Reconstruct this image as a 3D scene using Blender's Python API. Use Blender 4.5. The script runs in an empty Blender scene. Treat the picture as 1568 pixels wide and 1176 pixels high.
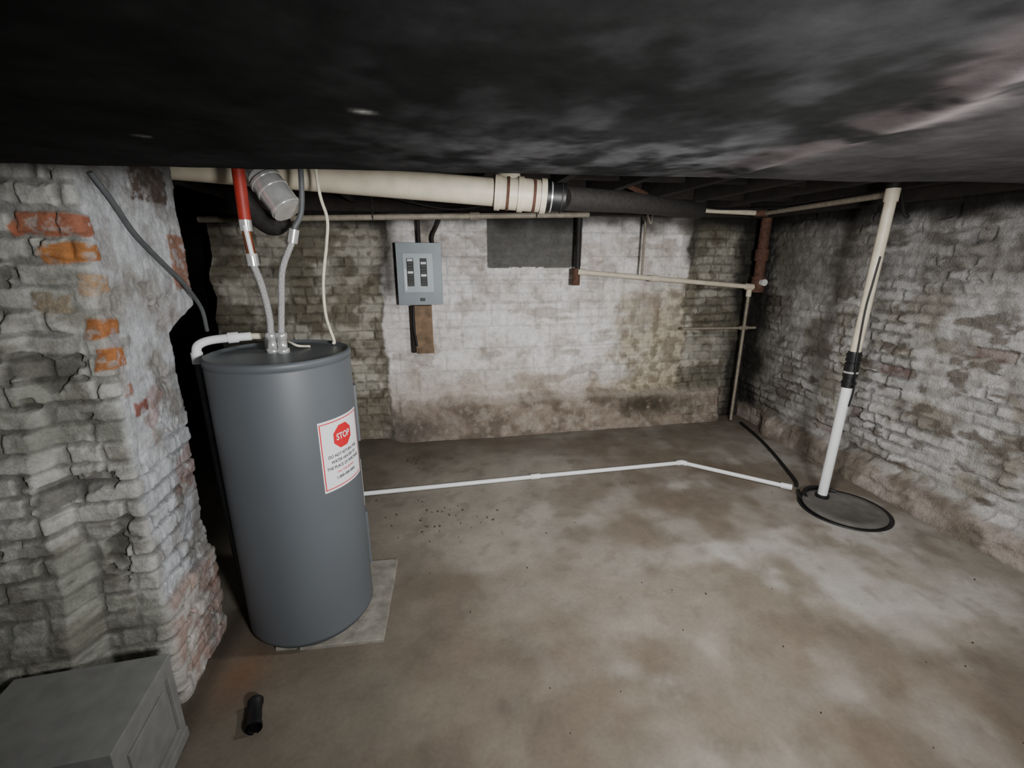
import bpy, math, numpy as np
from mathutils import Vector, Matrix

# ------------------------------------------------------------------ utils
def s2l(c):
    c = np.asarray(c, dtype=float)/255.0
    return np.where(c <= 0.04045, c/12.92, ((c+0.055)/1.055)**2.4)
def L(*c):
    v = s2l(c); return (float(v[0]), float(v[1]), float(v[2]), 1.0)
def h2(i, j, s=0.):
    return np.mod(np.sin(i*127.1+j*311.7+s*74.7)*43758.5453, 1.0)
def vnoise(x, y, s=0.):
    i = np.floor(x); j = np.floor(y); fx = x-i; fy = y-j
    fx = fx*fx*(3-2*fx); fy = fy*fy*(3-2*fy)
    a = h2(i, j, s); b = h2(i+1, j, s); c = h2(i, j+1, s); d = h2(i+1, j+1, s)
    return (a*(1-fx)+b*fx)*(1-fy)+(c*(1-fx)+d*fx)*fy
def fbm(x, y, s=0., o=4):
    r = 0; a = .5; t = 0
    for k in range(o):
        r = r+a*vnoise(x*2**k+k*17.3, y*2**k+k*9.1, s+k); t += a; a *= .5
    return r/t
def ss(a, b, x):
    t = np.clip((x-a)/(b-a), 0, 1); return t*t*(3-2*t)
def mix(a, b, t):
    return a*(1-t[..., None])+b*t[..., None]
def C(*c): return s2l(c)

def brick(U, V, bl=.215, rh=.076, m=.014, seed=0., warp=.012, en=.018):
    Uw = U+warp*(fbm(U*4, V*4, seed+3)-.5)*2
    Vw = V+warp*1.1*(fbm(U*3, V*5, seed+5)-.5)*2
    row = np.floor(Vw/rh)
    x = Uw/bl+np.mod(row, 2)*.5+h2(row, row*0, seed)*.3
    c = np.floor(x); fx = (x-c)*bl; fy = Vw-row*rh
    hd = h2(row, c, seed+9) > .62          # some bricks laid as headers
    fx = np.where(hd, np.where(fx > bl/2, fx-bl/2, fx), fx)
    bw = np.where(hd, bl/2, bl); c2 = np.where(hd, c+.5*((x-c) > .5), c)
    e = np.minimum(np.minimum(fx, bw-fx), np.minimum(fy, rh-fy))
    e = e+(fbm(U*26, V*26, seed+7, 3)-.5)*en
    h = ss(m*.25, m*.95, e)
    return h, h2(row, c2, seed+1), h2(row, c2, seed+2)

# ------------------------------------------------------------------ materials
def principled(name, col, rough=.6, metal=0., bump=0., scale=40., var=.15, spec=None):
    m = bpy.data.materials.new(name); m.use_nodes = True
    nt = m.node_tree; b = nt.nodes['Principled BSDF']
    b.inputs['Roughness'].default_value = rough
    b.inputs['Metallic'].default_value = metal
    if spec is not None: b.inputs['Specular IOR Level'].default_value = spec
    tc = nt.nodes.new('ShaderNodeTexCoord')
    n = nt.nodes.new('ShaderNodeTexNoise'); n.inputs['Scale'].default_value = scale
    n.inputs['Detail'].default_value = 5
    nt.links.new(tc.outputs['Object'], n.inputs['Vector'])
    r = nt.nodes.new('ShaderNodeValToRGB')
    r.color_ramp.elements[0].position = .3; r.color_ramp.elements[1].position = .7
    r.color_ramp.elements[0].color = tuple(x*(1-var) for x in col[:3])+(1,)
    r.color_ramp.elements[1].color = tuple(min(1, x*(1+var)) for x in col[:3])+(1,)
    nt.links.new(n.outputs['Fac'], r.inputs['Fac'])
    nt.links.new(r.outputs['Color'], b.inputs['Base Color'])
    if bump:
        bp = nt.nodes.new('ShaderNodeBump'); bp.inputs['Strength'].default_value = bump
        bp.inputs['Distance'].default_value = .01
        nt.links.new(n.outputs['Fac'], bp.inputs['Height'])
        nt.links.new(bp.outputs['Normal'], b.inputs['Normal'])
    return m

def surf_mat(name, s1=18., s2=95., lo=.72, hi=1.18, bump=.5, rough=.92, dist=.008, lo2=.86, hi2=1.1, spec=.25):
    m = bpy.data.materials.new(name); m.use_nodes = True
    nt = m.node_tree; b = nt.nodes['Principled BSDF']
    b.inputs['Roughness'].default_value = rough
    b.inputs['Specular IOR Level'].default_value = spec
    at = nt.nodes.new('ShaderNodeAttribute'); at.attribute_name = 'Col'
    tc = nt.nodes.new('ShaderNodeTexCoord')
    n1 = nt.nodes.new('ShaderNodeTexNoise'); n1.inputs['Scale'].default_value = s1
    n1.inputs['Detail'].default_value = 8; n1.inputs['Roughness'].default_value = .65
    n2 = nt.nodes.new('ShaderNodeTexNoise'); n2.inputs['Scale'].default_value = s2
    n2.inputs['Detail'].default_value = 6
    for n in (n1, n2): nt.links.new(tc.outputs['Object'], n.inputs['Vector'])
    mr = nt.nodes.new('ShaderNodeMapRange')
    mr.inputs['From Min'].default_value = .3; mr.inputs['From Max'].default_value = .7
    mr.inputs['To Min'].default_value = lo; mr.inputs['To Max'].default_value = hi
    nt.links.new(n1.outputs['Fac'], mr.inputs['Value'])
    mr2 = nt.nodes.new('ShaderNodeMapRange')
    mr2.inputs['From Min'].default_value = .3; mr2.inputs['From Max'].default_value = .7
    mr2.inputs['To Min'].default_value = lo2; mr2.inputs['To Max'].default_value = hi2
    nt.links.new(n2.outputs['Fac'], mr2.inputs['Value'])
    mu = nt.nodes.new('ShaderNodeMath'); mu.operation = 'MULTIPLY'
    nt.links.new(mr.outputs[0], mu.inputs[0]); nt.links.new(mr2.outputs[0], mu.inputs[1])
    vm = nt.nodes.new('ShaderNodeVectorMath'); vm.operation = 'SCALE'
    nt.links.new(at.outputs['Color'], vm.inputs[0]); nt.links.new(mu.outputs[0], vm.inputs['Scale'])
    nt.links.new(vm.outputs[0], b.inputs['Base Color'])
    ad = nt.nodes.new('ShaderNodeMath'); ad.operation = 'ADD'
    nt.links.new(n1.outputs['Fac'], ad.inputs[0]); nt.links.new(n2.outputs['Fac'], ad.inputs[1])
    bp = nt.nodes.new('ShaderNodeBump'); bp.inputs['Strength'].default_value = bump
    bp.inputs['Distance'].default_value = dist
    nt.links.new(ad.outputs[0], bp.inputs['Height']); nt.links.new(bp.outputs['Normal'], b.inputs['Normal'])
    return m

M_wall = surf_mat('old_masonry', lo=.72, hi=1.16, bump=.7, dist=.012)
M_pier = surf_mat('pier_masonry', s1=26., s2=120., lo=.74, hi=1.16, bump=.45, dist=.006)
M_floor = surf_mat('concrete_floor', s1=5., s2=60., lo=.80, hi=1.12, bump=.15, rough=.8, dist=.004, lo2=.93, hi2=1.05)
M_soff = surf_mat('sooty_board', s1=5., s2=30., lo=.72, hi=1.28, bump=.12, rough=1., dist=.003, lo2=.88, hi2=1.12, spec=.02)

M = dict(
 heater=principled('heater_enamel', L(86,91,96), .5, 0, 0, 3, .04),
 heater_top=principled('heater_lid', L(94,99,102), .45, 0, 0, 3, .05),
 black=principled('black_rubber', L(18,18,20), .5),
 steel=principled('galvanised_steel', L(215,216,214), .26, .6, .06, 30, .12),
 braid=principled('braided_steel', L(185,185,185), .4, .5, .6, 300, .3),
 red=principled('red_pipe', L(150,42,30), .5, 0, 0, 20, .2),
 white=principled('white_pvc', L(232,234,236), .35, 0, 0, 20, .04),
 dirtywhite=principled('dusty_pvc', L(200,200,196), .5, 0, .05, 30, .12),
 cream=principled('aged_cream_pvc', L(205,196,175), .45, 0, .05, 14, .12),
 tan=principled('dull_tan_pipe', L(132,124,110), .6, 0, .1, 30, .2),
 greypipe=principled('grey_tube', L(85,88,90), .5),
 rust=principled('rusty_iron', L(88,60,48), .85, .1, .5, 35, .4),
 iron=principled('dark_iron', L(34,31,29), .7, .1, .4, 40, .3),
 wood=principled('old_wood', L(124,102,80), .8, 0, .4, 14, .4),
 joist=principled('sooty_wood', L(34,28,25), .9, 0, .4, 12, .4),
 panel=principled('panel_grey', L(116,126,132), .45, .1, 0, 12, .06),
 panel_in=principled('panel_inner', L(150,160,165), .45, .1, 0, 12, .05),
 label=principled('label_paper', L(226,226,230), .5, 0, 0, 5, .02),
 labelred=principled('label_red', L(200,30,40), .5, 0, 0, 5, .03),
 ink=principled('label_ink', L(40,40,55), .6),
 concrete=principled('pad_concrete', L(126,122,114), .9, 0, .5, 22, .25),
 lid=principled('sump_lid_grey', L(88,85,81), .8, 0, .4, 14, .22),
 cab=principled('painted_grey', L(126,127,125), .6, 0, .15, 18, .12),
 cabdark=principled('painted_grey_dark', L(70,73,72), .7, 0, .1, 18, .15),
 copper=principled('copper', L(150,90,60), .4, .7),
 wire=principled('wire_cream', L(205,200,180), .5),
 dirt=principled('dirt_crumbs', L(62,54,46), .95, 0, .3, 60, .4),
)

# ------------------------------------------------------------------ mesh builders
def grid_obj(name, P, col, mat, flip=False):
    n, m = P.shape[:2]
    me = bpy.data.meshes.new(name)
    idx = np.arange(n*m).reshape(n, m)
    q = np.stack([idx[:-1, :-1], idx[1:, :-1], idx[1:, 1:], idx[:-1, 1:]], -1).reshape(-1, 4)
    if flip: q = q[:, ::-1]
    me.vertices.add(n*m); me.vertices.foreach_set('co', P.reshape(-1).astype(np.float32))
    me.loops.add(q.size); me.loops.foreach_set('vertex_index', q.reshape(-1).astype(np.int32))
    me.polygons.add(len(q))
    me.polygons.foreach_set('loop_start', (np.arange(len(q))*4).astype(np.int32))
    me.polygons.foreach_set('loop_total', np.full(len(q), 4, dtype=np.int32))
    me.polygons.foreach_set('use_smooth', np.ones(len(q), dtype=bool))
    me.update(calc_edges=True)
    a = me.color_attributes.new('Col', 'FLOAT_COLOR', 'POINT')
    cc = np.ones((n*m, 4), dtype=np.float32); cc[:, :3] = np.clip(col.reshape(-1, 3), 0, 1)
    a.data.foreach_set('color', cc.reshape(-1))
    me.materials.append(mat)
    ob = bpy.data.objects.new(name, me); bpy.context.collection.objects.link(ob)
    return ob

def catmull(pts, k=8):
    P = [Vector(p) for p in pts]; P = [P[0]*2-P[1]]+P+[P[-1]*2-P[-2]]
    out = []
    for i in range(1, len(P)-2):
        for j in range(k):
            t = j/k; a, b, c, d = P[i-1:i+3]
            out.append(.5*((2*b)+(c-a)*t+(2*a-5*b+4*c-d)*t*t+(3*b-a-3*c+d)*t**3))
    out.append(P[-2]); return out

class MB:
    def __init__(s): s.v = []; s.f = []; s.mi = []; s.sm = []; s.mats = []
    def mat(s, k):
        m = M[k] if isinstance(k, str) else k
        if m not in s.mats: s.mats.append(m)
        return s.mats.index(m)
    def face(s, ids, mi, sm): s.f.append(tuple(ids)); s.mi.append(mi); s.sm.append(sm)
    def ring(s, c, t, u, r, seg):
        w = t.cross(u); b = len(s.v)
        for i in range(seg):
            a = 2*math.pi*i/seg; s.v.append(tuple(c+(u*math.cos(a)+w*math.sin(a))*r))
        return b
    def tube(s, pts, r, mat, seg=16, caps=True, smooth=False, k=8):
        P = catmull(pts, k) if smooth else [Vector(p) for p in pts]
        R = r if isinstance(r, (list, tuple)) else [r]*len(P)
        mi = s.mat(mat); T = []
        for i in range(len(P)):
            a = P[max(i-1, 0)]; b = P[min(i+1, len(P)-1)]
            if 0 < i < len(P)-1:
                d1 = (P[i]-a); d2 = (b-P[i])
                t = (d1.normalized() if d1.length > 1e-7 else Vector())+(d2.normalized() if d2.length > 1e-7 else Vector())
            else: t = b-a
            T.append(t.normalized())
        u = T[0].orthogonal().normalized(); rings = []
        for i in range(len(P)):
            u = (u-T[i]*u.dot(T[i])).normalized()
            rings.append(s.ring(P[i], T[i], u, R[i], seg))
        for a, b in zip(rings[:-1], rings[1:]):
            for i in range(seg):
                j = (i+1) % seg; s.face((a+i, a+j, b+j, b+i), mi, True)
        if caps:
            for rr, fl in ((rings[0], True), (rings[-1], False)):
                b = len(s.v); s.v += [s.v[rr+q] for q in range(seg)]
                ids = list(range(b, b+seg))
                s.face(ids[::-1] if fl else ids, mi, False)
    def lathe(s, c, prof, mat, seg=64, smooth=True):
        mi = s.mat(mat); rows = []
        for r, z in prof:
            b = len(s.v); rows.append(b)
            for i in range(seg):
                a = 2*math.pi*i/seg; s.v.append((c[0]+r*math.cos(a), c[1]+r*math.sin(a), c[2]+z))
        for a, b in zip(rows[:-1], rows[1:]):
            for i in range(seg):
                j = (i+1) % seg; s.face((a+i, a+j, b+j, b+i), mi, smooth)
    def box(s, lo, hi, mat, M4=None):
        mi = s.mat(mat); b = len(s.v)
        for z in (lo[2], hi[2]):
            for x, y in ((lo[0], lo[1]), (hi[0], lo[1]), (hi[0], hi[1]), (lo[0], hi[1])):
                p = Vector((x, y, z)); s.v.append(tuple(M4 @ p if M4 else p))
        for q in ((3,2,1,0),(4,5,6,7),(0,1,5,4),(1,2,6,5),(2,3,7,6),(3,0,4,7)):
            s.face([b+i for i in q], mi, False)
    def poly(s, vs, mat):
        b = len(s.v); s.v += [tuple(p) for p in vs]; s.face(range(b, b+len(vs)), s.mat(mat), False)
    def build(s, name, bevel=0., parent=None):
        me = bpy.data.meshes.new(name); me.from_pydata(s.v, [], s.f)
        for m in s.mats: me.materials.append(m)
        me.polygons.foreach_set('material_index', s.mi); me.polygons.foreach_set('use_smooth', s.sm)
        me.update()
        ob = bpy.data.objects.new(name, me); bpy.context.collection.objects.link(ob)
        if bevel:
            md = ob.modifiers.new('bevel', 'BEVEL'); md.width = bevel; md.segments = 2; md.limit_method = 'ANGLE'
        if parent: ob.parent = parent
        return ob

# ================================================================== ROOM SHELL
YB, XR = 4.06, 3.13
# ---- back wall
U, V = np.meshgrid(np.arange(-1.60, 3.20, .008), np.arange(-.03, 2.16, .008), indexing='ij')
hb, r1, r2 = brick(U, V, seed=1., m=.013, warp=.016, en=.022)
n1 = fbm(U*1.5, V*1.5, 11); n2 = fbm(U*6, V*6, 12); n3 = fbm(U*16, V*16, 13); n4 = fbm(U*3, V*3, 14)
hB, q1, q2 = brick(U, V, .40, .2, .010, 21., .004, .010)
edgeL = -.36+(n2-.5)*.16+(fbm(U*2, V*2, 31)-.5)*.15
edgeR = 2.42+(n2-.5)*.12
midm = ss(-.02, .02, U-edgeL)*(1-ss(-.02, .02, U-edgeR))
fill = .35+.65*ss(.38, .6, n4)
disp = (1-midm)*(hb*.013*fill+(r1-.5)*.012*hb-(r2 > .95)*.02)+midm*(hB*.004+.014+n3*.006)+(n1-.5)*.03+n3*.012
brickc = mix(C(130,125,110)+0*U[..., None], C(186,181,168), ss(.4, .62, n2))*(.80+.34*r1[..., None])
brickc = mix(brickc, C(106,97,82), ss(.62, .7, fbm(U*9, V*12, 18))*.6)
brickc = mix(brickc*.45, brickc, np.clip(.2+.8*hb+(1-fill)*.45, 0, 1))
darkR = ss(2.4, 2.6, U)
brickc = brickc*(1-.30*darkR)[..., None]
paint = mix(C(242,238,236)+0*U[..., None], C(210,202,196), ss(.45, .7, n2))*(.93+.09*q1[..., None])
paint = mix(paint*.68, paint, hB*.7+.3)
paint = mix(paint, paint*.78, ss(.58, .7, n3)*.5)
sub = mix(paint*.74, paint, hb*.8+.2)
paint = mix(paint, sub, ss(.42, .54, n1)*.9)
lowm = 1-ss(.38, .62, V+(n1-.5)*.4)
paint = mix(paint, C(188,174,160)*(.8+.4*n3[..., None]), lowm*.7)
tanm = ss(1.45, 1.95, U+(n2-.5)*.9)*(1-ss(1.15, 1.5, V+(n2-.5)*.5))
tb = mix(C(192,181,156)+0*U[..., None], C(136,124,100), ss(.4, .62, n3))
tb = mix(tb*.7, tb, .3+.7*hb)
paint = mix(paint, tb, tanm*.85)
ruin = ss(.62, .70, n2)*ss(.5, .9, U)*(1-ss(.35, .75, V))
paint = mix(paint, C(140,127,112), ruin*.55)
ruin2 = ss(.64, .70, fbm(U*4, V*8, 17))*ss(.1, .3, V)
paint = mix(paint, C(156,144,130), ruin2*.5)
drip = ss(.60, .72, fbm(U*9, V*1.2, 19))*ss(.5, 1.6, V)
paint = mix(paint, C(168,158,146), drip*.4)
col = mix(brickc, paint, midm)
pm = ((U > .52) & (U < 1.36) & (V > 1.505+.02*(n3-.5)) & (V < 1.92)).astype(float)
col = mix(col, C(92,91,88)*(.75+.5*n2[..., None]), pm*.95); disp = disp+pm*.010
Lx = ss(-.5, -.2, U)*(1-ss(2.80, 2.92, U))
top = .36+(n2-.5)*.06
led = (1-ss(-.06, .02, V-top))
disp = disp*(1-.3*led*Lx)+Lx*led*(.09+.06*(1-np.clip(V/.36, 0, 1)))+(n2-.5)*.04*led
ledc = mix(C(144,130,117)+0*U[..., None], C(106,94,82), ss(.4, .65, n2))
ledc = mix(ledc, C(166,158,148), ss(.55, .65, n3)*.5)
damp = np.exp(-((U-2.05)/.32)**2-((V-.22)/.09)**2)+.8*np.exp(-((U+.25)/.4)**2-((V-.1)/.12)**2)
ledc = mix(ledc, C(50,44,36), np.clip(damp*1.1, 0, .9)*ss(.3, .5, n3+.15))
ledc = mix(ledc, C(178,169,158), np.exp(-((V-top+.03)/.03)**2)*.6)
col = mix(col, ledc, led*(.35+.65*Lx)*.9)
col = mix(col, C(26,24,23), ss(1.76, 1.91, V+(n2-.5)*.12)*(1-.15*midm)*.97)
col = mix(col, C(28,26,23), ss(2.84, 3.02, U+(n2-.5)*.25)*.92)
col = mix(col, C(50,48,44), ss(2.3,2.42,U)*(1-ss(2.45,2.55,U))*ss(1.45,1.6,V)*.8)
col = mix(col, C(42,39,37), np.exp(-((U+.32)/.08)**2)*ss(1.2, 1.35, V)*.8)
Ux = U-(1-ss(-1.6, -1.4, U))*.10*fbm(V*3, V*0, 44)
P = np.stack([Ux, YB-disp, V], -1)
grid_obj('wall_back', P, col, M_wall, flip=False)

# ---- right wall
U, V = np.meshgrid(np.arange(-1.62, 4.12, .010), np.arange(-.03, 2.16, .010), indexing='ij')
hb, r1, r2 = brick(U, V, .215, .073, .017, 51., .026, .030)
n1 = fbm(U*1.3, V*1.3, 61); n2 = fbm(U*5, V*5, 62); n3 = fbm(U*15, V*15, 63); n4 = fbm(U*3.5, V*4, 64)
fill = .25+.75*ss(.40, .60, n4)
disp = hb*.017*fill+(r1-.5)*.016*hb*fill-(r2 > .955)*.025+(n1-.5)*.06+n3*.016
c = mix(C(196,194,193)+0*U[..., None], C(152,147,137), ss(.42, .66, n2))*(.84+.28*r1[..., None])
c = mix(c*.42, c, np.clip(.15+.85*hb+(1-fill)*.65, 0, 1))
c = mix(c, C(102,94,84), ss(.60, .68, fbm(U*7, V*13, 66))*.8)
c = mix(c, C(210,208,206), ss(.60, .70, fbm(U*5, V*9, 68))*.4)
c = mix(c, C(116,86,80), (r2 > .98)*.5)
up = ss(1.15, 1.6, V+(n1-.5)*.3)*.5
c = mix(c, C(112,110,109), up)
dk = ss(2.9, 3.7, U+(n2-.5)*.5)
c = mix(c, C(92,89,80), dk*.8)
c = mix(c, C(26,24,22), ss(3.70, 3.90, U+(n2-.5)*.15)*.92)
top = .17+(n2-.5)*.06
led = 1-ss(-.035, .02, V-top)
disp = disp*(1-.5*led)+led*(.07+.05*(1-np.clip(V/.17, 0, 1)))*(1-ss(3.5, 3.7, U))+(n2-.5)*.04*led
lc = mix(C(162,150,140)+0*U[..., None], C(122,111,100), ss(.4, .65, n2))
c = mix(c, lc, led*.85)
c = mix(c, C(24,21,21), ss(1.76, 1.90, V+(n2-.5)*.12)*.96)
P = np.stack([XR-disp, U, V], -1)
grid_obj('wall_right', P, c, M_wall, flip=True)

# ---- near left wall
U, V = np.meshgrid(np.arange(-1.62, 1.62, .012), np.arange(-.03, 2.16, .012), indexing='ij')
hb, r1, r2 = brick(U, V, .22, .076, .014, 71., .014)
n1 = fbm(U*2, V*2, 81); n2 = fbm(U*7, V*7, 82); n3 = fbm(U*18, V*18, 83)
disp = hb*.012+(r1-.5)*.012*hb+(n1-.5)*.05+n3*.014
c = mix(C(165,166,163)+0*U[..., None], C(126,126,118), ss(.4, .66, n2))*(.85+.3*r1[..., None])
c = mix(c*.6, c, .3+.7*hb)
P = np.stack([-1.46+disp, U, V], -1)
grid_obj('wall_left', P, c, M_wall)

# ---- brick pier : one sheet bent round three faces
sF, sS, sB = .52, .56, .30
S, V = np.meshgrid(np.arange(0, sF+sS+sB, .005), np.arange(-.03, 2.16, .005), indexing='ij')
Ls = .33+.20*ss(1.32, 1.42, V)+.025*(h2(np.floor(V/.074), V*0, 5)-.5)+.02*(fbm(V*14, V*0, 6)-.5)
side = np.clip((S-sF)/sS, 0, 1)
Sx = np.where(S < sF, S, sF+side*Ls)
Sx = np.where(S > sF+sS, sF+Ls+(S-sF-sS), Sx)
T = S-sF
hb, r1, r2 = brick(Sx+.01, V, .205, .069, .013, 91., .012, .018)
n1 = fbm(Sx*2.5, V*2.5, 101); n2 = fbm(Sx*8, V*8, 102); n3 = fbm(Sx*22, V*22, 103); n4 = fbm(Sx*5, V*5, 104); n5 = fbm(Sx*55, V*55, 105)
parge = ss(.0, .02, T)*ss(.85, 1.15, V+(n2-.5)*.35)*(1-ss(.66, .72, n2))
fill = np.clip(.35+.65*ss(.40, .56, n4), 0, 1)
vis = (1-parge*.85)
hole = ss(.69, .73, fbm(Sx*9, V*11, 109))*(1-parge)
disp = vis*(hb*.011*fill+(r1-.5)*.010*hb*fill-(r2 > .97)*.010)+parge*.009+(n1-.5)*.02+n3*.008+n5*.004
disp = disp-.018*hole
disp = disp+(1-ss(.40, .44, V))*.022
lump = (1-ss(-.22, -.17, T+(n2-.5)*.05))*(1-ss(1.32, 1.44, V+(n2-.5)*.15))
disp = disp+lump*(.05+.05*(1-ss(.3, 1.2, V))+(fbm(Sx*7, V*7, 120)-.5)*.02)
wf = 1-ss(-.01, .02, T)
front = mix(C(148,149,140)+0*S[..., None], C(184,184,178), ss(.42, .62, n2))*(.86+.24*r1[..., None])
front = mix(front, C(120,115,103), ss(.60, .68, fbm(Sx*10, V*14, 110))*.5)
front = mix(front, C(206,206,202), ss(.54, .64, n4)*.45)
front = mix(front, C(72,68,61), hole*.6)
sidec = mix(C(194,197,201)+0*S[..., None], C(158,156,153), ss(.5, .72, n2))*(.92+.12*r1[..., None])
sidec = mix(sidec, C(138,131,124), ss(.56, .64, fbm(Sx*12, V*12, 111))*.45)
lowb = 1-ss(.38, .44, V+(n3-.5)*.05)
sidec = mix(sidec, mix(C(166,140,128)+0*S[..., None], C(188,182,176), ss(.4, .6, n3)), lowb*.8)
red = ss(.60, .65, fbm(Sx*6, V*7, 108))*(1-ss(1.1, 1.5, V))
sidec = mix(sidec, C(142,98,88), red*.5)
c = mix(sidec, front, wf)
c = mix(c*.50, c, np.clip(.05+.95*np.maximum(hb, parge)+(1-fill)*.75, 0, 1))
for (a, b, z0, z1, cc) in ((-.15, .035, 1.650, 1.718, (158,98,72)), (-.095, .04, 1.578, 1.640, (176,116,64)),
                           (-.04, .075, 1.365, 1.425, (166,108,62)), (-.03, .10, 1.265, 1.335, (176,112,60)),
                           (.01, .09, 1.165, 1.215, (172,132,116)), (.07, .20, 1.09, 1.15, (132,82,70)),
                           (-.02, .06, 1.49, 1.56, (168,140,112)), (-.16, -.04, 1.44, 1.50, (152,140,120)),
                           (.44, .58, 1.47, 1.68, (150,112,94)), (.26, .50, 1.78, 1.90, (86,66,54))):
    w = (n3-.5)*.040
    mk = ss(0, .010, T+w-a)*ss(0, .010, b-T-w)*ss(0, .008, V+w*.6-z0)*ss(0, .008, z1-V-w*.6)
    mk = mk*(1-.6*ss(.52, .64, n5))
    c = mix(c, C(*cc)*(.75+.5*n3[..., None]), mk*.95); disp = disp+mk*.004
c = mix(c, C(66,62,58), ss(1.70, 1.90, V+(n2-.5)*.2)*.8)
lean = .035*np.clip(V/1.9, 0, 1)
X0, Y0 = -.985, 1.545
cr = .012
nx = np.clip((T+cr)/(2*cr), 0, 1)
nx = np.where(S > sF+sS-cr, np.clip(1-(S-sF-sS+cr)/(2*cr), 0, 1), nx)
ny = np.where(S < sF+sS/2, -(1-nx), (1-nx)); ln = np.sqrt(nx**2+ny**2); nx, ny = nx/ln, ny/ln
px = np.where(S < sF, X0+T, np.where(S > sF+sS, X0-(S-sF-sS), X0))
py = np.where(S < sF, Y0, Y0+side*Ls)
P = np.stack([px+nx*disp+lean, py+ny*disp, V], -1)
pier = grid_obj('brick_pier', P, c, M_pier)

# ---- floor
U, V = np.meshgrid(np.arange(-3.2, 3.25, .02), np.arange(-1.65, 4.7, .02), indexing='ij')
n1 = fbm(U*1.1, V*1.1, 111); n2 = fbm(U*3.5, V*3.5, 112); n3 = fbm(U*12, V*12, 113); n4 = fbm(U*.8+U*V*.1, V*2.2, 114)
n5 = fbm(U*2.2+3, V*2.2, 115)
c = mix(C(142,136,126)+0*U[..., None], C(116,108,97), ss(.38, .62, n1))
c = mix(c, C(172,169,163), ss(.42, .72, n2)*ss(.2, 1.1, U)*.65)
c = mix(c, C(102,91,79), ss(.54, .70, n4)*.5)
c = mix(c, C(96,83,70), ss(.56, .66, n5)*.4)
c = mix(c, C(94,85,75), ss(.60, .70, n3)*.3)
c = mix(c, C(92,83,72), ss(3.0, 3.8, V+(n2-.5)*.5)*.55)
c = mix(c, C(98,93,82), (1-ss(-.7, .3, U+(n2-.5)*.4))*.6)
c = mix(c, C(120,84,62), np.clip(np.exp(-((U+.80)/.10)**2-((V-1.60)/.14)**2), 0, 1)*.6*ss(.3, .5, n3+.1))
c = mix(c, C(62,54,46), np.exp(-((U+.93)/.05)**2)*(V > .9)*(V < 2.0)*.6)
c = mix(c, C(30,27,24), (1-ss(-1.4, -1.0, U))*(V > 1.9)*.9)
for x, y, s in ((-.1, 3.6, .12), (.1, 3.5, .05), (.42, 2.25, .05), (1.1, 1.9, .05), (1.45,2.0,.05), (.2,1.3,.03)):
    c = mix(c, C(82,72,63), np.exp(-((U-x)**2+(V-y)**2)/s**2)*.5)
Z = (n1-.5)*.012+(n2-.5)*.004
Z = Z*(1-np.exp(-((U+.55)**2+(V-1.95)**2)/.3))*(1-np.exp(-((U-2.62)**2+(V-2.25)**2)/.3))
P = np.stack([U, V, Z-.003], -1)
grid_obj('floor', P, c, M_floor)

# ---- ceiling deck, dark crawl space, wall behind the photographer
def flat(name, o, du, dv, nu, nv, ca, cb, seed, mat, flip=False, amp=.03, nrm=(0,0,1)):
    a, b = np.meshgrid(np.linspace(0, 1, nu), np.linspace(0, 1, nv), indexing='ij')
    o, du, dv, nrm = map(lambda q: np.array(q, float), (o, du, dv, nrm))
    Lu, Lv = np.linalg.norm(du), np.linalg.norm(dv)
    n = fbm(a*Lu*4, b*Lv*4, seed)
    P = o+a[..., None]*du+b[..., None]*dv+((n-.5)*amp)[..., None]*nrm
    grid_obj(name, P, mix(C(*ca)+0*a[..., None], C(*cb), ss(.35, .65, n)), mat, flip)
flat('ceiling', (-3.25,-1.65,2.15), (6.5,0,0), (0,6.4,0), 160, 160, (30,26,24), (18,16,15), 121, M_soff, True, .01)
flat('wall_front', (-3.2,-1.62,0), (6.4,0,0), (0,0,2.15), 160, 60, (120,118,114), (92,90,86), 131, M_wall, False, .03, (0,1,0))
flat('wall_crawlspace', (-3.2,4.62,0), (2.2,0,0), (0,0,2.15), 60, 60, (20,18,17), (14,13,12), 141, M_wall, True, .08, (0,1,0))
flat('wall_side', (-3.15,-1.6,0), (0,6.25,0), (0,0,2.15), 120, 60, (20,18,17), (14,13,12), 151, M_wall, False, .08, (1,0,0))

# ---- low soffit over the photographer
U, V = np.meshgrid(np.arange(-1.6, 3.1, .008), np.arange(0, 1.0001, .003), indexing='ij')
yE = 1.30-.075*(U+.92)+.02*np.sin(U*2.3)+.014*(fbm(U*5, U*0, 161)-.5)
tb = V/.86
yb = -1.6+(yE+1.6)*np.clip(tb, 0, 1)**.8
rr = np.clip((V-.86)/.14, 0, 1); ang = np.clip(rr/.35, 0, 1)*math.pi/2
y = np.where(V < .86, yb, yE+.03*np.sin(ang)); z = np.where(V < .86, 1.80, 1.83-.03*np.cos(ang)+np.clip((rr-.35)/.65, 0, 1)*.30)
n1 = fbm(U*1.6, y*1.6, 171); n2 = fbm(U*6, y*6, 172); n3 = fbm(U*12, y*12, 173, 5); n4 = fbm(U*3+y*4, y*3-U, 174); n5 = fbm(U*26, y*26, 175)
xs = .60+.17*ss(.3, .8, y)-.02*np.sin(y*9)
d = U-xs
crease = np.exp(-(d/.03)**2)
bot = (V < .86)
z = z-(n1-.5)*.02*bot-.004*(n2-.5)-.007*crease*bot-.006*ss(0,.2,d)*bot
c = mix(C(34,34,34)+0*U[..., None], C(45,45,46), ss(.4, .7, n1))
c = mix(c, C(60,60,61), ss(.44, .70, n3)*ss(-.5, .3, U)*.55)
lit_patch = ss(.36, .74, .6*n3+.4*n5)*np.exp(-((U-.38)/.34)**2-((y-1.0)/.19)**2)  # pool of light on the soffit, put into the colour as a mottled pale patch
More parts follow.
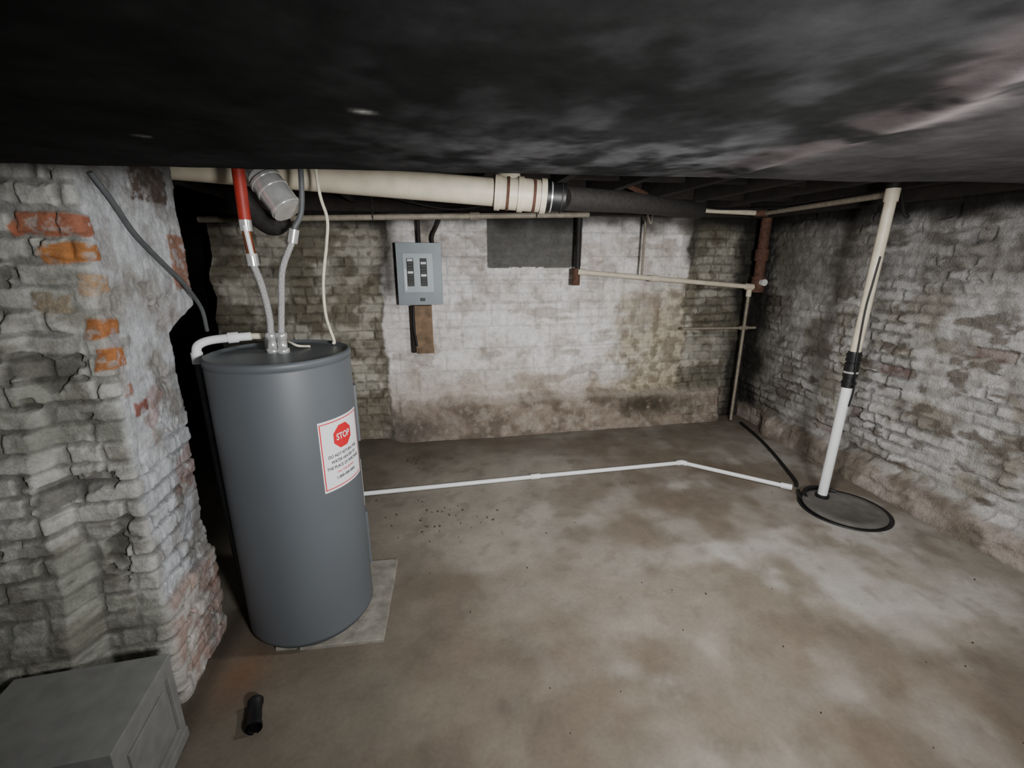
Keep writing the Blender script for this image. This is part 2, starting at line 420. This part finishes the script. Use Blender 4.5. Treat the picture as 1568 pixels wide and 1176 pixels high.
c = mix(c, C(118,118,120), np.clip(lit_patch*1.3, 0, .8))
c = mix(c, C(62,62,63), ss(.5, .8, n4)*.4)
c = mix(c, C(82,78,79), ss(-.02, .15, d)*.5)
c = mix(c, C(120,112,113), np.exp(-((d-.02)/.045)**2)*ss(.35, .6, n3)*.6)
c = mix(c, C(86,76,77), np.exp(-((d+.05)/.04)**2)*ss(.35, .6, n3)*.5)
for x, yy, s in ((-.08, .77, .012), (-.47, .98, .010)):
    c = mix(c, C(180,180,176), np.exp(-((U-x-(y-yy)*.6)/s)**2-((y-yy)/(s*.7))**2)*ss(.3, .5, n5))
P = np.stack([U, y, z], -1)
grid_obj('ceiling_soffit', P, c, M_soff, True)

b = MB()
for i, x in enumerate(np.arange(-1.35, 3.0, .42)):
    b.box((x-.025, 1.36, 1.99), (x+.025, 3.9, 2.14), 'joist')
for y_, z_ in ((2.75, 2.05), (3.35, 2.03)):
    for i, x in enumerate(np.arange(-1.35, 2.8, .42)):
        b.box((x+.026, y_, z_-.02), (x+.394, y_+.035, 2.13), 'joist')
b.box((-1.6, 3.84, 1.93), (3.05, 3.96, 2.12), 'joist')
b.box((2.94, 1.36, 1.93), (3.04, 3.84, 2.12), 'joist')
joists = b.build('ceiling_joists', .004)
b = MB()   # slack wiring stapled under the joists
b.tube([(.9,3.2,1.975),(1.3,3.25,1.93),(1.75,3.2,1.97),(2.2,3.3,1.94),(2.9,3.3,1.97)], .007, 'black', 8, smooth=True)
b.tube([(-.2,3.4,1.98),(.2,3.45,1.92),(.6,3.4,1.97),(1.0,3.45,1.93),(1.25,3.5,1.98)], .007, 'iron', 8, smooth=True)
b.tube([(1.80,3.75,1.99),(1.84,3.72,1.86),(1.87,3.75,1.99)], .008, 'tan', 8, smooth=True)
b.tube([(2.90,2.55,1.99),(2.89,2.5,1.86),(2.90,2.47,1.83)], .010, 'iron', 8, smooth=True)
b.build('joist_wiring', parent=joists)

# ================================================================== WATER HEATER
HC = (-.595, 1.940); HR = .265; HT = 1.235; HB = .014
b = MB()
prof = [(0,HB+.004),(HR-.02,HB+.002),(HR-.010,HB+.004),(HR-.010,HB+.014),(HR,HB+.018),(HR,HB+.03),(HR,.40),(HR,.8),(HR,HT-.035),
        (HR-.001,HT-.030),(HR+.003,HT-.028),(HR+.004,HT-.010),(HR+.001,HT-.003),(HR-.006,HT)]
b.lathe((HC[0],HC[1],0), prof, 'heater', 96)
b.lathe((HC[0],HC[1],0), [(HR-.006,HT),(HR-.012,HT-.001),(HR-.018,HT-.008),(HR-.04,HT-.010),(.10,HT-.005),(.001,HT-.003)], 'heater_top', 96)
def hp(a, z, off=.0):
    a = math.radians(a); return Vector((HC[0]+(HR+off)*math.cos(a), HC[1]+(HR+off)*math.sin(a), z))
def patch(b, a0, a1, z0, z1, mat, off):
    n = 14
    for i in range(n):
        p, q = a0+(a1-a0)*i/n, a0+(a1-a0)*(i+1)/n
        b.poly([hp(p,z0,off), hp(q,z0,off), hp(q,z1,off), hp(p,z1,off)], mat)
SA = -29
patch(b, -53, -3, .695, .990, 'label', .0012)
for (p0, p1, z0, z1) in ((-52,-4,.977,.981),(-52,-4,.704,.708),(-52,-51.1,.704,.981),(-4.9,-4,.704,.981)):
    patch(b, p0, p1, z0, z1, 'labelred', .0018)
K = 180/math.pi/HR
NS = 10
for i in range(NS):
    def hh(x):
        x = abs(x); return .0482 if x < .0207 else .0482-(x-.0207)*(.0482-.0200)/(.0499-.0207)
    x0 = -.0499+.0998*i/NS; x1 = -.0499+.0998*(i+1)/NS
    b.poly([hp(SA+x0*K,.910-hh(x0),.0020),hp(SA+x1*K,.910-hh(x1),.0020),hp(SA+x1*K,.910+hh(x1),.0020),hp(SA+x0*K,.910+hh(x0),.0020)],'labelred')
patch(b, 3, 34, .50, .73, 'label', .0012)
patch(b, 5, 32, .62, .625, 'labelred', .0018)
for z0, z1 in ((.16,.44),(.80,1.06)):
    patch(b, 14, 50, z0, z1, 'heater', .010)
    for p in (14, 50):
        b.poly([hp(p,z0,0),hp(p,z1,0),hp(p,z1,.010),hp(p,z0,.010)][::(1 if p==50 else -1)], 'heater')
    for zz in (z0, z1):
        for i in range(12):
            p, q = 14+3*i, 17+3*i
            b.poly([hp(p,zz,0),hp(q,zz,0),hp(q,zz,.010),hp(p,zz,.010)], 'heater')
A = (-.615, 1.93); B = (-.575, 1.92)
for p in (A, B):
    b.lathe((p[0],p[1],HT), [(.001,-.006),(.024,-.006),(.024,.012),(.017,.014),(.017,.05),(.021,.052),(.021,.075),(.014,.078)], 'steel', 20)
b.tube([(A[0],A[1],1.30),(-.612,1.93,1.38),(-.625,1.94,1.48),(-.645,1.94,1.57)], .013, 'braid', smooth=True)
b.tube([(-.645,1.94,1.565),(-.647,1.94,1.61)], .021, 'steel', 10)
b.tube([(-.647,1.94,1.61),(-.652,1.94,1.70)], .016, 'copper', 14)
b.tube([(-.640,1.925,1.60),(-.650,1.925,1.71)], .008, 'white', 10)
b.tube([(-.652,1.94,1.69),(-.652,1.94,1.73)], .022, 'steel', 10)
b.tube([(-.652,1.94,1.73),(-.650,1.95,2.14)], .0215, 'red', 16)
b.tube([(B[0],B[1],1.30),(-.562,1.93,1.42),(-.545,1.94,1.55),(-.50,1.96,1.66)], .012, 'braid', smooth=True)
b.tube([(-.503,1.96,1.65),(-.490,1.96,1.70)], .019, 'steel', 10)
b.tube([(-.490,1.96,1.70),(-.455,1.98,1.80),(-.44,2.0,2.14)], .010, 'greypipe', smooth=True)
b.tube([(-.66,2.03,HT-.008),(-.66,2.03,1.285)], .016, 'steel', 14)
b.tube([(-.65,2.03,1.282),(-.73,2.02,1.285)], .013, 'wire', 12)
b.tube([(-.72,2.02,1.285),(-.80,2.0,1.283),(-.865,1.985,1.277),(-.900,1.972,1.262),(-.910,1.968,1.235),(-.910,1.968,1.20)], .017, 'white', 14, smooth=True)
b.tube([(-.765,2.01,1.284),(-.80,2.0,1.283)], .022, 'white', 14)
b.tube([(-.910,1.968,1.235),(-.910,1.968,1.19)], .021, 'white', 14)
b.tube([(-.910,1.968,1.20),(-.908,1.968,.7),(-.895,1.96,.12)], .015, 'greypipe', 12, smooth=True)
b.tube([(-.50,2.02,1.235),(-.53,1.96,1.25),(-.57,1.99,1.262),(-.60,2.05,1.25),(-.62,2.06,1.232)], .005, 'wire', 8, smooth=True)
heater = b.build('water_heater')
def bent_text(txt, size, a, z, mat, off=.0022, sx=1.):
    cu = bpy.data.curves.new('t', 'FONT'); cu.body = txt; cu.size = size; cu.align_x = 'CENTER'; cu.align_y = 'CENTER'
    cu.offset = size*.018
    o = bpy.data.objects.new('t', cu); bpy.context.collection.objects.link(o)
    bpy.context.view_layer.update()
    dg = bpy.context.evaluated_depsgraph_get()
    me = bpy.data.meshes.new_from_object(o.evaluated_get(dg)); bpy.data.objects.remove(o)
    for v in me.vertices:
        v.co = hp(a+v.co.x*sx*K, z+v.co.y, off)
    me.materials.clear(); me.materials.append(M[mat])
    ob = bpy.data.objects.new('label_lettering', me); bpy.context.collection.objects.link(ob); ob.parent = heater
bent_text('STOP', .037, SA, .910, 'label', .0034, .85)
for i, t in enumerate(('DO NOT RETURN THIS', 'WATER HEATER TO', 'THE PLACE OF PURCHASE')):
    bent_text(t, .0185, SA, .838-.024*i, 'ink', sx=.85)
bent_text('CALL FOR SERVICE', .012, SA, .766, 'labelred')
bent_text('1-800-000-0000', .017, SA, .742, 'ink')

b = MB()
R4 = Matrix.Translation((-.40,1.95,0)) @ Matrix.Rotation(math.radians(-3), 4, 'Z')
b.box((-.19,-.270,-.006),(.158,.28,HB), 'concrete', R4)
b.box((-.42,-.10,-.006),(-.20,.20,HB), 'concrete', R4)
b.box((-.29,-.260,-.006),(-.205,-.14,HB), 'concrete', R4)
b.build('concrete_pad', .004)

# ================================================================== PIPES
b = MB()
p0, p1 = Vector((-1.45,2.37,2.00)), Vector((.555,2.10,1.852)); d = (p1-p0).normalized()
b.tube([p0, p1], .058, 'cream', 28)
def along(s): return p1-d*s
b.tube([along(.23), along(.03)], .068, 'cream', 28)
for s in (.235, .135, .035): b.tube([along(s+.012), along(s-.012)], .074, 'cream', 28)
for s in (.19, .075): b.tube([along(s+.006), along(s-.006)], .0715, 'rust', 28)
b.tube([along(.17), along(.17)+Vector((-.02,.06,.16))], .05, 'cream', 20)
b.tube([along(.02), p1+d*.06], .062, 'black', 28)
for s in (.0, -.045): b.tube([along(s+.003), along(s-.003)], .0640, 'iron' if s else 'steel', 28)
b.tube([p1+d*.05, (1.10,2.45,1.875), (1.85,3.05,1.90)], .052, 'iron', 24)
b.build('drain_pipe')

b = MB()
b.tube([(-1.25,3.0,1.80),(1.05,3.0,1.86)], .017, 'tan', 14)
b.tube([(.28,3.0,1.84),(.34,3.0,1.842)], .023, 'tan', 14)
for x in (-.3, .7):
    z = 1.80+.06*(x+1.25)/2.3
    b.tube([(x,3.0,z-.018),(x,2.98,z),(x,3.0,z+.02),(x,3.0,2.13)], .005, 'iron', 8)
b.build('conduit_pipe')

b = MB()
YW = 3.86
b.tube([(1.27,YW,1.98),(1.27,YW,1.46)], .022, 'iron', 16)
b.tube([(1.26,YW,1.50),(1.26,YW,1.36)], .034, 'rust', 14)
b.tube([(1.25,YW-.01,1.475),(2.98,YW-.01,1.325)], .021, 'cream', 16)
for t in (.03, .42, .97):
    q = Vector((1.25,YW-.01,1.475)).lerp(Vector((2.98,YW-.01,1.325)), t)
    b.tube([q-Vector((.035,0,-.003)), q+Vector((.035,0,-.003))], .029, 'cream', 16)
b.tube([(1.86,YW,2.0),(1.86,YW,1.43)], .010, 'tan', 10)
b.tube([(3.02,YW,2.10),(3.02,YW,1.36)], .045, 'rust', 20)
b.tube([(3.02,YW,1.66),(3.02,YW,1.56)], .058, 'rust', 20)
b.tube([(3.02,YW,1.42),(3.02,YW,1.28)], .058, 'rust', 20)
b.tube([(3.02,YW-.03,1.37),(3.02,YW-.09,1.37)], .03, 'dirtywhite', 16)
b.tube([(2.94,YW,1.33),(2.94,YW,1.24)], .024, 'cream', 14)
b.tube([(2.94,YW,1.26),(2.93,YW,.02)], .014, 'tan', 12)
b.tube([(2.30,YW,.955),(3.06,YW,.945)], .012, 'tan', 12)
b.tube([(2.90,YW,.947),(2.97,YW,.947)], .02, 'tan', 12)
b.build('waste_pipe')

b = MB()
b.tube([(2.05,3.6,1.965),(2.74,3.6,1.945)], .020, 'cream', 14)
b.tube([(2.70,3.6,1.946),(2.80,3.58,1.944)], .028, 'rust', 14)
b.tube([(2.78,3.58,1.944),(2.66,2.44,1.945)], .018, 'tan', 14)
b.tube([(1.30,3.05,2.06),(1.62,3.3,2.01),(2.08,3.6,1.965)], .018, 'rust', 14)
b.tube([(1.62,3.3,2.01),(1.60,3.29,2.12)], .014, 'rust', 10)
b.build('supply_pipe')

b = MB()
b.tube([(2.63,2.36,2.14),(2.625,2.362,1.93)], .033, 'iron', 18)
b.tube([(2.627,2.362,1.96),(2.600,2.366,1.02)], .029, 'cream', 22)
b.tube([(2.627,2.362,1.97),(2.625,2.362,1.90)], .036, 'cream', 22)
b.tube([(2.600,2.366,1.03),(2.599,2.366,.99),(2.598,2.366,.95),(2.596,2.367,.84),(2.595,2.367,.80)], [.036,.040,.032,.034,.034], 'black', 22)
for z in (1.01, .975, .90, .83):
    b.tube([(2.598,2.366,z+.006),(2.598,2.366,z-.006)], .0415, 'steel' if z in (.90,) else 'black', 22)
b.tube([(2.597,2.366,.955),(2.597,2.366,.87)], .040, 'black', 22)
b.tube([(2.595,2.367,.81),(2.575,2.37,.045)], .029, 'white', 22)
b.tube([(2.602,2.333,1.60),(2.585,2.330,1.45),(2.575,2.333,1.3),(2.575,2.330,1.1),(2.575,2.322,.95),(2.60,2.325,.80),(2.60,2.335,.68)], .005, 'black', 8, smooth=True)
b.build('sump_discharge_pipe')

b = MB()
SC = (2.625, 2.245)
b.lathe((SC[0],SC[1],0), [(.262,-.004),(.264,.004),(.256,.007),(.238,.006),(.232,.003),(.001,.003)], 'black', 56)
R4 = Matrix.Translation((SC[0]-.020,SC[1]-.020,.020)) @ Matrix.Rotation(math.radians(1.5), 4, 'Y')
n0 = len(b.v); b.lathe((0,0,0), [(.001,-.014),(.226,-.014),(.234,-.006),(.234,.002),(.228,.007),(.180,.008),(.176,.004),(.001,.004)], 'lid', 56)
for i in range(n0, len(b.v)): b.v[i] = tuple(R4 @ Vector(b.v[i]))
b.tube([(2.575,2.37,.020),(2.575,2.37,.042)], .042, 'black', 20)
b.tube([(2.46,2.38,.028),(2.50,2.44,.04),(2.58,2.47,.042),(2.66,2.45,.038),(2.71,2.40,.032)], .012, 'black', 10, smooth=True)
b.tube([(2.43,2.32,.012),(2.45,2.42,.014),(2.50,2.49,.016)], .012, 'black', 10, smooth=True)
b.build('sump_pit_cover')

b = MB()
b.tube([(2.99,3.78,.014),(2.90,3.42,.012),(2.79,3.10,.012),(2.66,2.78,.012),(2.59,2.62,.014),(2.54,2.55,.016)], .013, 'black', 12, smooth=True)
b.build('drain_hose')

b = MB()
fp = [(-.95,2.97,.016),(.72,3.02,.016),(1.93,3.045,.016),(2.475,2.53,.018)]
b.tube(fp[:3], .0155, 'white', 14); b.tube(fp[2:], .0155, 'white', 14)
b.tube([(.69,3.019,.017),(.76,3.021,.017)], .020, 'white', 14)
b.tube([(1.89,3.044,.017),(1.93,3.046,.017),(1.955,3.02,.017)], .021, 'white', 14)
b.tube([(2.43,2.573,.018),(2.480,2.525,.02)], .021, 'white', 14)
b.build('floor_pipe')

b = MB()
q0, q1 = Vector((-.590,2.03,1.88)), Vector((-.512,2.0,1.768)); dq = (q1-q0).normalized()
b.tube([q0+Vector((-.03,.05,.05)), q0], .056, 'steel', 28)
b.tube([q0, q1], .058, 'steel', 28)
for s in (.0, .04, .120):
    b.tube([q0+dq*s, q0+dq*(s+.010)], .061, 'steel', 28)
b.tube([(-.72,2.10,1.85),(-.66,2.1,1.76),(-.60,2.09,1.72),(-.55,2.08,1.75)], .04, 'iron', 18, smooth=True)
b.build('flue_duct')

b = MB()
b.tube([(-.41,2.05,2.14),(-.405,2.06,1.86),(-.385,2.06,1.75),(-.395,2.06,1.66),(-.425,2.06,1.5),(-.43,2.06,1.36),(-.41,2.07,1.25),(-.415,2.07,1.235)], .0065, 'wire', 8, smooth=True)
b.build('power_cable')
b = MB()
b.tube([(-.925,1.60,1.83),(-.918,1.66,1.76),(-.918,1.74,1.67),(-.915,1.86,1.58),(-.91,1.97,1.50),(-.905,2.06,1.40),(-.915,2.10,1.30)], .008, 'greypipe', 8, smooth=True)
b.build('old_cable', parent=pier)

b = MB(); rng = np.random.RandomState(7)
for k in range(110):
    if k < 38: x, y = rng.normal(.0, .20), rng.normal(2.60, .15)
    elif k < 60: x, y = rng.normal(-.1, .14), rng.normal(3.55, .08)
    else: x, y = rng.uniform(-.3, 2.7), rng.uniform(.7, 3.3)
    s = rng.uniform(.0015, .0065)*(1 if k < 60 else .7)
    a = rng.uniform(0, 6.28); n0 = len(b.v)
    for j in range(5):
        rr_ = s*rng.uniform(.5, 1.8); b.v.append((x+rr_*math.cos(a+j*1.257), y+rr_*math.sin(a+j*1.257), -.006))
    for j in range(5):
        q = b.v[n0+j]; b.v.append((x+(q[0]-x)*.6, y+(q[1]-y)*.6, .001+s*.3))
    mi = b.mat('dirt'); b.face([n0+5+j for j in range(5)], mi, False)
    for j in range(5): b.face((n0+j, n0+(j+1)%5, n0+5+(j+1)%5, n0+5+j), mi, False)
b.build('floor_debris')

# ================================================================== BREAKER PANEL
b = MB()
px0, px1, pz0, pz1, pf, pb = -.235, .125, 1.215, 1.705, 3.885, 4.01
b.box((px0+.008,pf+.012,pz0+.008),(px1-.008,pb,pz1-.008), 'panel')
b.box((px0,pf,pz0),(px1,pf+.014,pz1), 'panel')
b.box((px0+.05,pf-.006,pz0+.10),(px1-.07,pf+.002,pz1-.08), 'panel_in')
for i in range(2):
    x = -.155+.105*i
    b.box((x,pf-.010,pz0+.15),(x+.055,pf-.004,pz1-.12), 'cabdark')
    for k in range(9):
        if (i, k) in ((0,0),(1,8),(1,0)): continue
        z = pz0+.155+.024*k
        b.box((x+.006,pf-.016,z),(x+.049,pf-.008,z+.019), 'black' if (k+i) % 4 else 'label')
b.box((px0+.06,pf-.009,pz0+.12),(px0+.075,pf-.005,pz1-.2), 'label')
b.box((-.06,pf-.009,pz0+.03),(-.02,pf+.0,pz0+.055), 'cabdark')
b.tube([(.06,3.95,pz1-.01),(.06,3.95,1.76),(.10,3.95,1.84),(.16,3.95,1.98)], .014, 'iron', 12, smooth=True)
b.tube([(-.05,3.95,pz1-.01),(-.05,3.95,1.98)], .016, 'iron', 12)
b.build('breaker_panel', .003)

b = MB()
b.box((-.145,3.955,.80),(.03,4.02,1.20), 'wood'); b.box((-.150,3.945,.80),(-.115,3.957,1.20), 'joist')
b.box((-.10,3.95,.79),(.035,3.957,.835), 'wood')
b.tube([(-.12,3.94,1.20),(-.128,3.938,1.05),(-.11,3.938,.86)], .010, 'black', 8, smooth=True)
b.build('backing_board', .003)

# ================================================================== GREY CABINET in corner
b = MB()
R4 = Matrix.Translation((-1.085,1.215,0)) @ Matrix.Rotation(math.radians(3), 4, 'Z')
w, dpt, hgt = .205, .155, .35
b.box((-w,-dpt,0),(w-.012,dpt-.0,hgt-.02), 'cab', R4)
b.box((-w-.008,-dpt-.012,hgt-.024),(w+.002,dpt+.004,hgt), 'cab', R4)
b.box((-w-.004,-dpt-.008,0),(w+.002,dpt+.004,.04), 'cab', R4)
for (x0,y0,z0,x1,y1,z1) in ((w-.012,-dpt,.04,w,-dpt+.03,hgt-.024),(w-.012,dpt-.03,.04,w,dpt,hgt-.024),
                            (w-.012,-dpt+.03,.29,w,dpt-.03,hgt-.024),(w-.012,-dpt+.03,.04,w,dpt-.03,.07),
                            (w-.012,-dpt+.055,.10,w-.004,dpt-.055,.26)):
    b.box((x0,y0,z0),(x1,y1,z1), 'cab', R4)
for (x0,z0,x1,z1,m) in ((-w,.04,-w+.03,hgt-.024,'cab'),(w-.04,.04,w,hgt-.024,'cab'),(-w+.03,.30,w-.04,hgt-.024,'cab'),(-w+.06,.08,w-.07,.275,'cab')):
    b.box((x0,-dpt-.010,z0),(x1,-dpt,z1), m, R4)
b.tube([R4 @ Vector(p) for p in ((-w+.045,-dpt-.004,.07),(-w+.045,-dpt-.004,.27),(-w+.06,-dpt-.004,.288),(w-.07,-dpt-.004,.288),(w-.055,-dpt-.004,.27),(w-.055,-dpt-.004,.07))], .006, 'black', 8)
b.build('metal_cabinet', .006)

# ================================================================== black rubber coupling on the floor
b = MB()
a0, a1 = Vector((-.665,1.345,.024)), Vector((-.695,1.455,.024)); dd = (a1-a0)
pts = [a0, a0+dd*.12, a0+dd*.16, a0+dd*.45, a0+dd*.5, a0+dd*.84, a0+dd*.88, a1]
b.tube(pts, [.027,.027,.024,.024,.023,.024,.027,.027], 'black', 24, caps=False)
b.tube(pts, [.020]*8, 'black', 24, caps=False)
b.build('rubber_coupling')

# ================================================================== LIGHTS
def area(name, loc, tgt, size, e, col=(1,1,1), spread=180):
    l = bpy.data.lights.new(name, 'AREA'); l.shape = 'DISK'; l.size = size; l.energy = e; l.color = col
    l.spread = math.radians(spread)
    o = bpy.data.objects.new(name, l); bpy.context.collection.objects.link(o); o.location = loc
    o.rotation_euler = (Vector(tgt)-Vector(loc)).to_track_quat('-Z', 'Y').to_euler()
    return o
area('ceiling_lamp', (1.35,1.45,1.96), (1.4,1.75,0), .22, 31, (1,.98,.955))
area('unseen_key_light', (.70,-.45,1.58), (1.0,3.6,1.15), .30, 58, (1,.99,.975), 122)  # unseen key light added behind the camera, aimed at the back wall
w = bpy.data.worlds.new('world'); w.use_nodes = True; bpy.context.scene.world = w
w.node_tree.nodes['Background'].inputs[0].default_value = (.5,.52,.55,1)
w.node_tree.nodes['Background'].inputs[1].default_value = .05

cam = bpy.data.cameras.new('camera'); co = bpy.data.objects.new('camera', cam); bpy.context.collection.objects.link(co)
cam.sensor_width = 36; cam.lens = 700/1568*36; cam.clip_start = .02
co.location = (0,0,1.6); co.rotation_euler = (math.radians(90-15.6), 0, math.radians(-10.3))
bpy.context.scene.camera = co
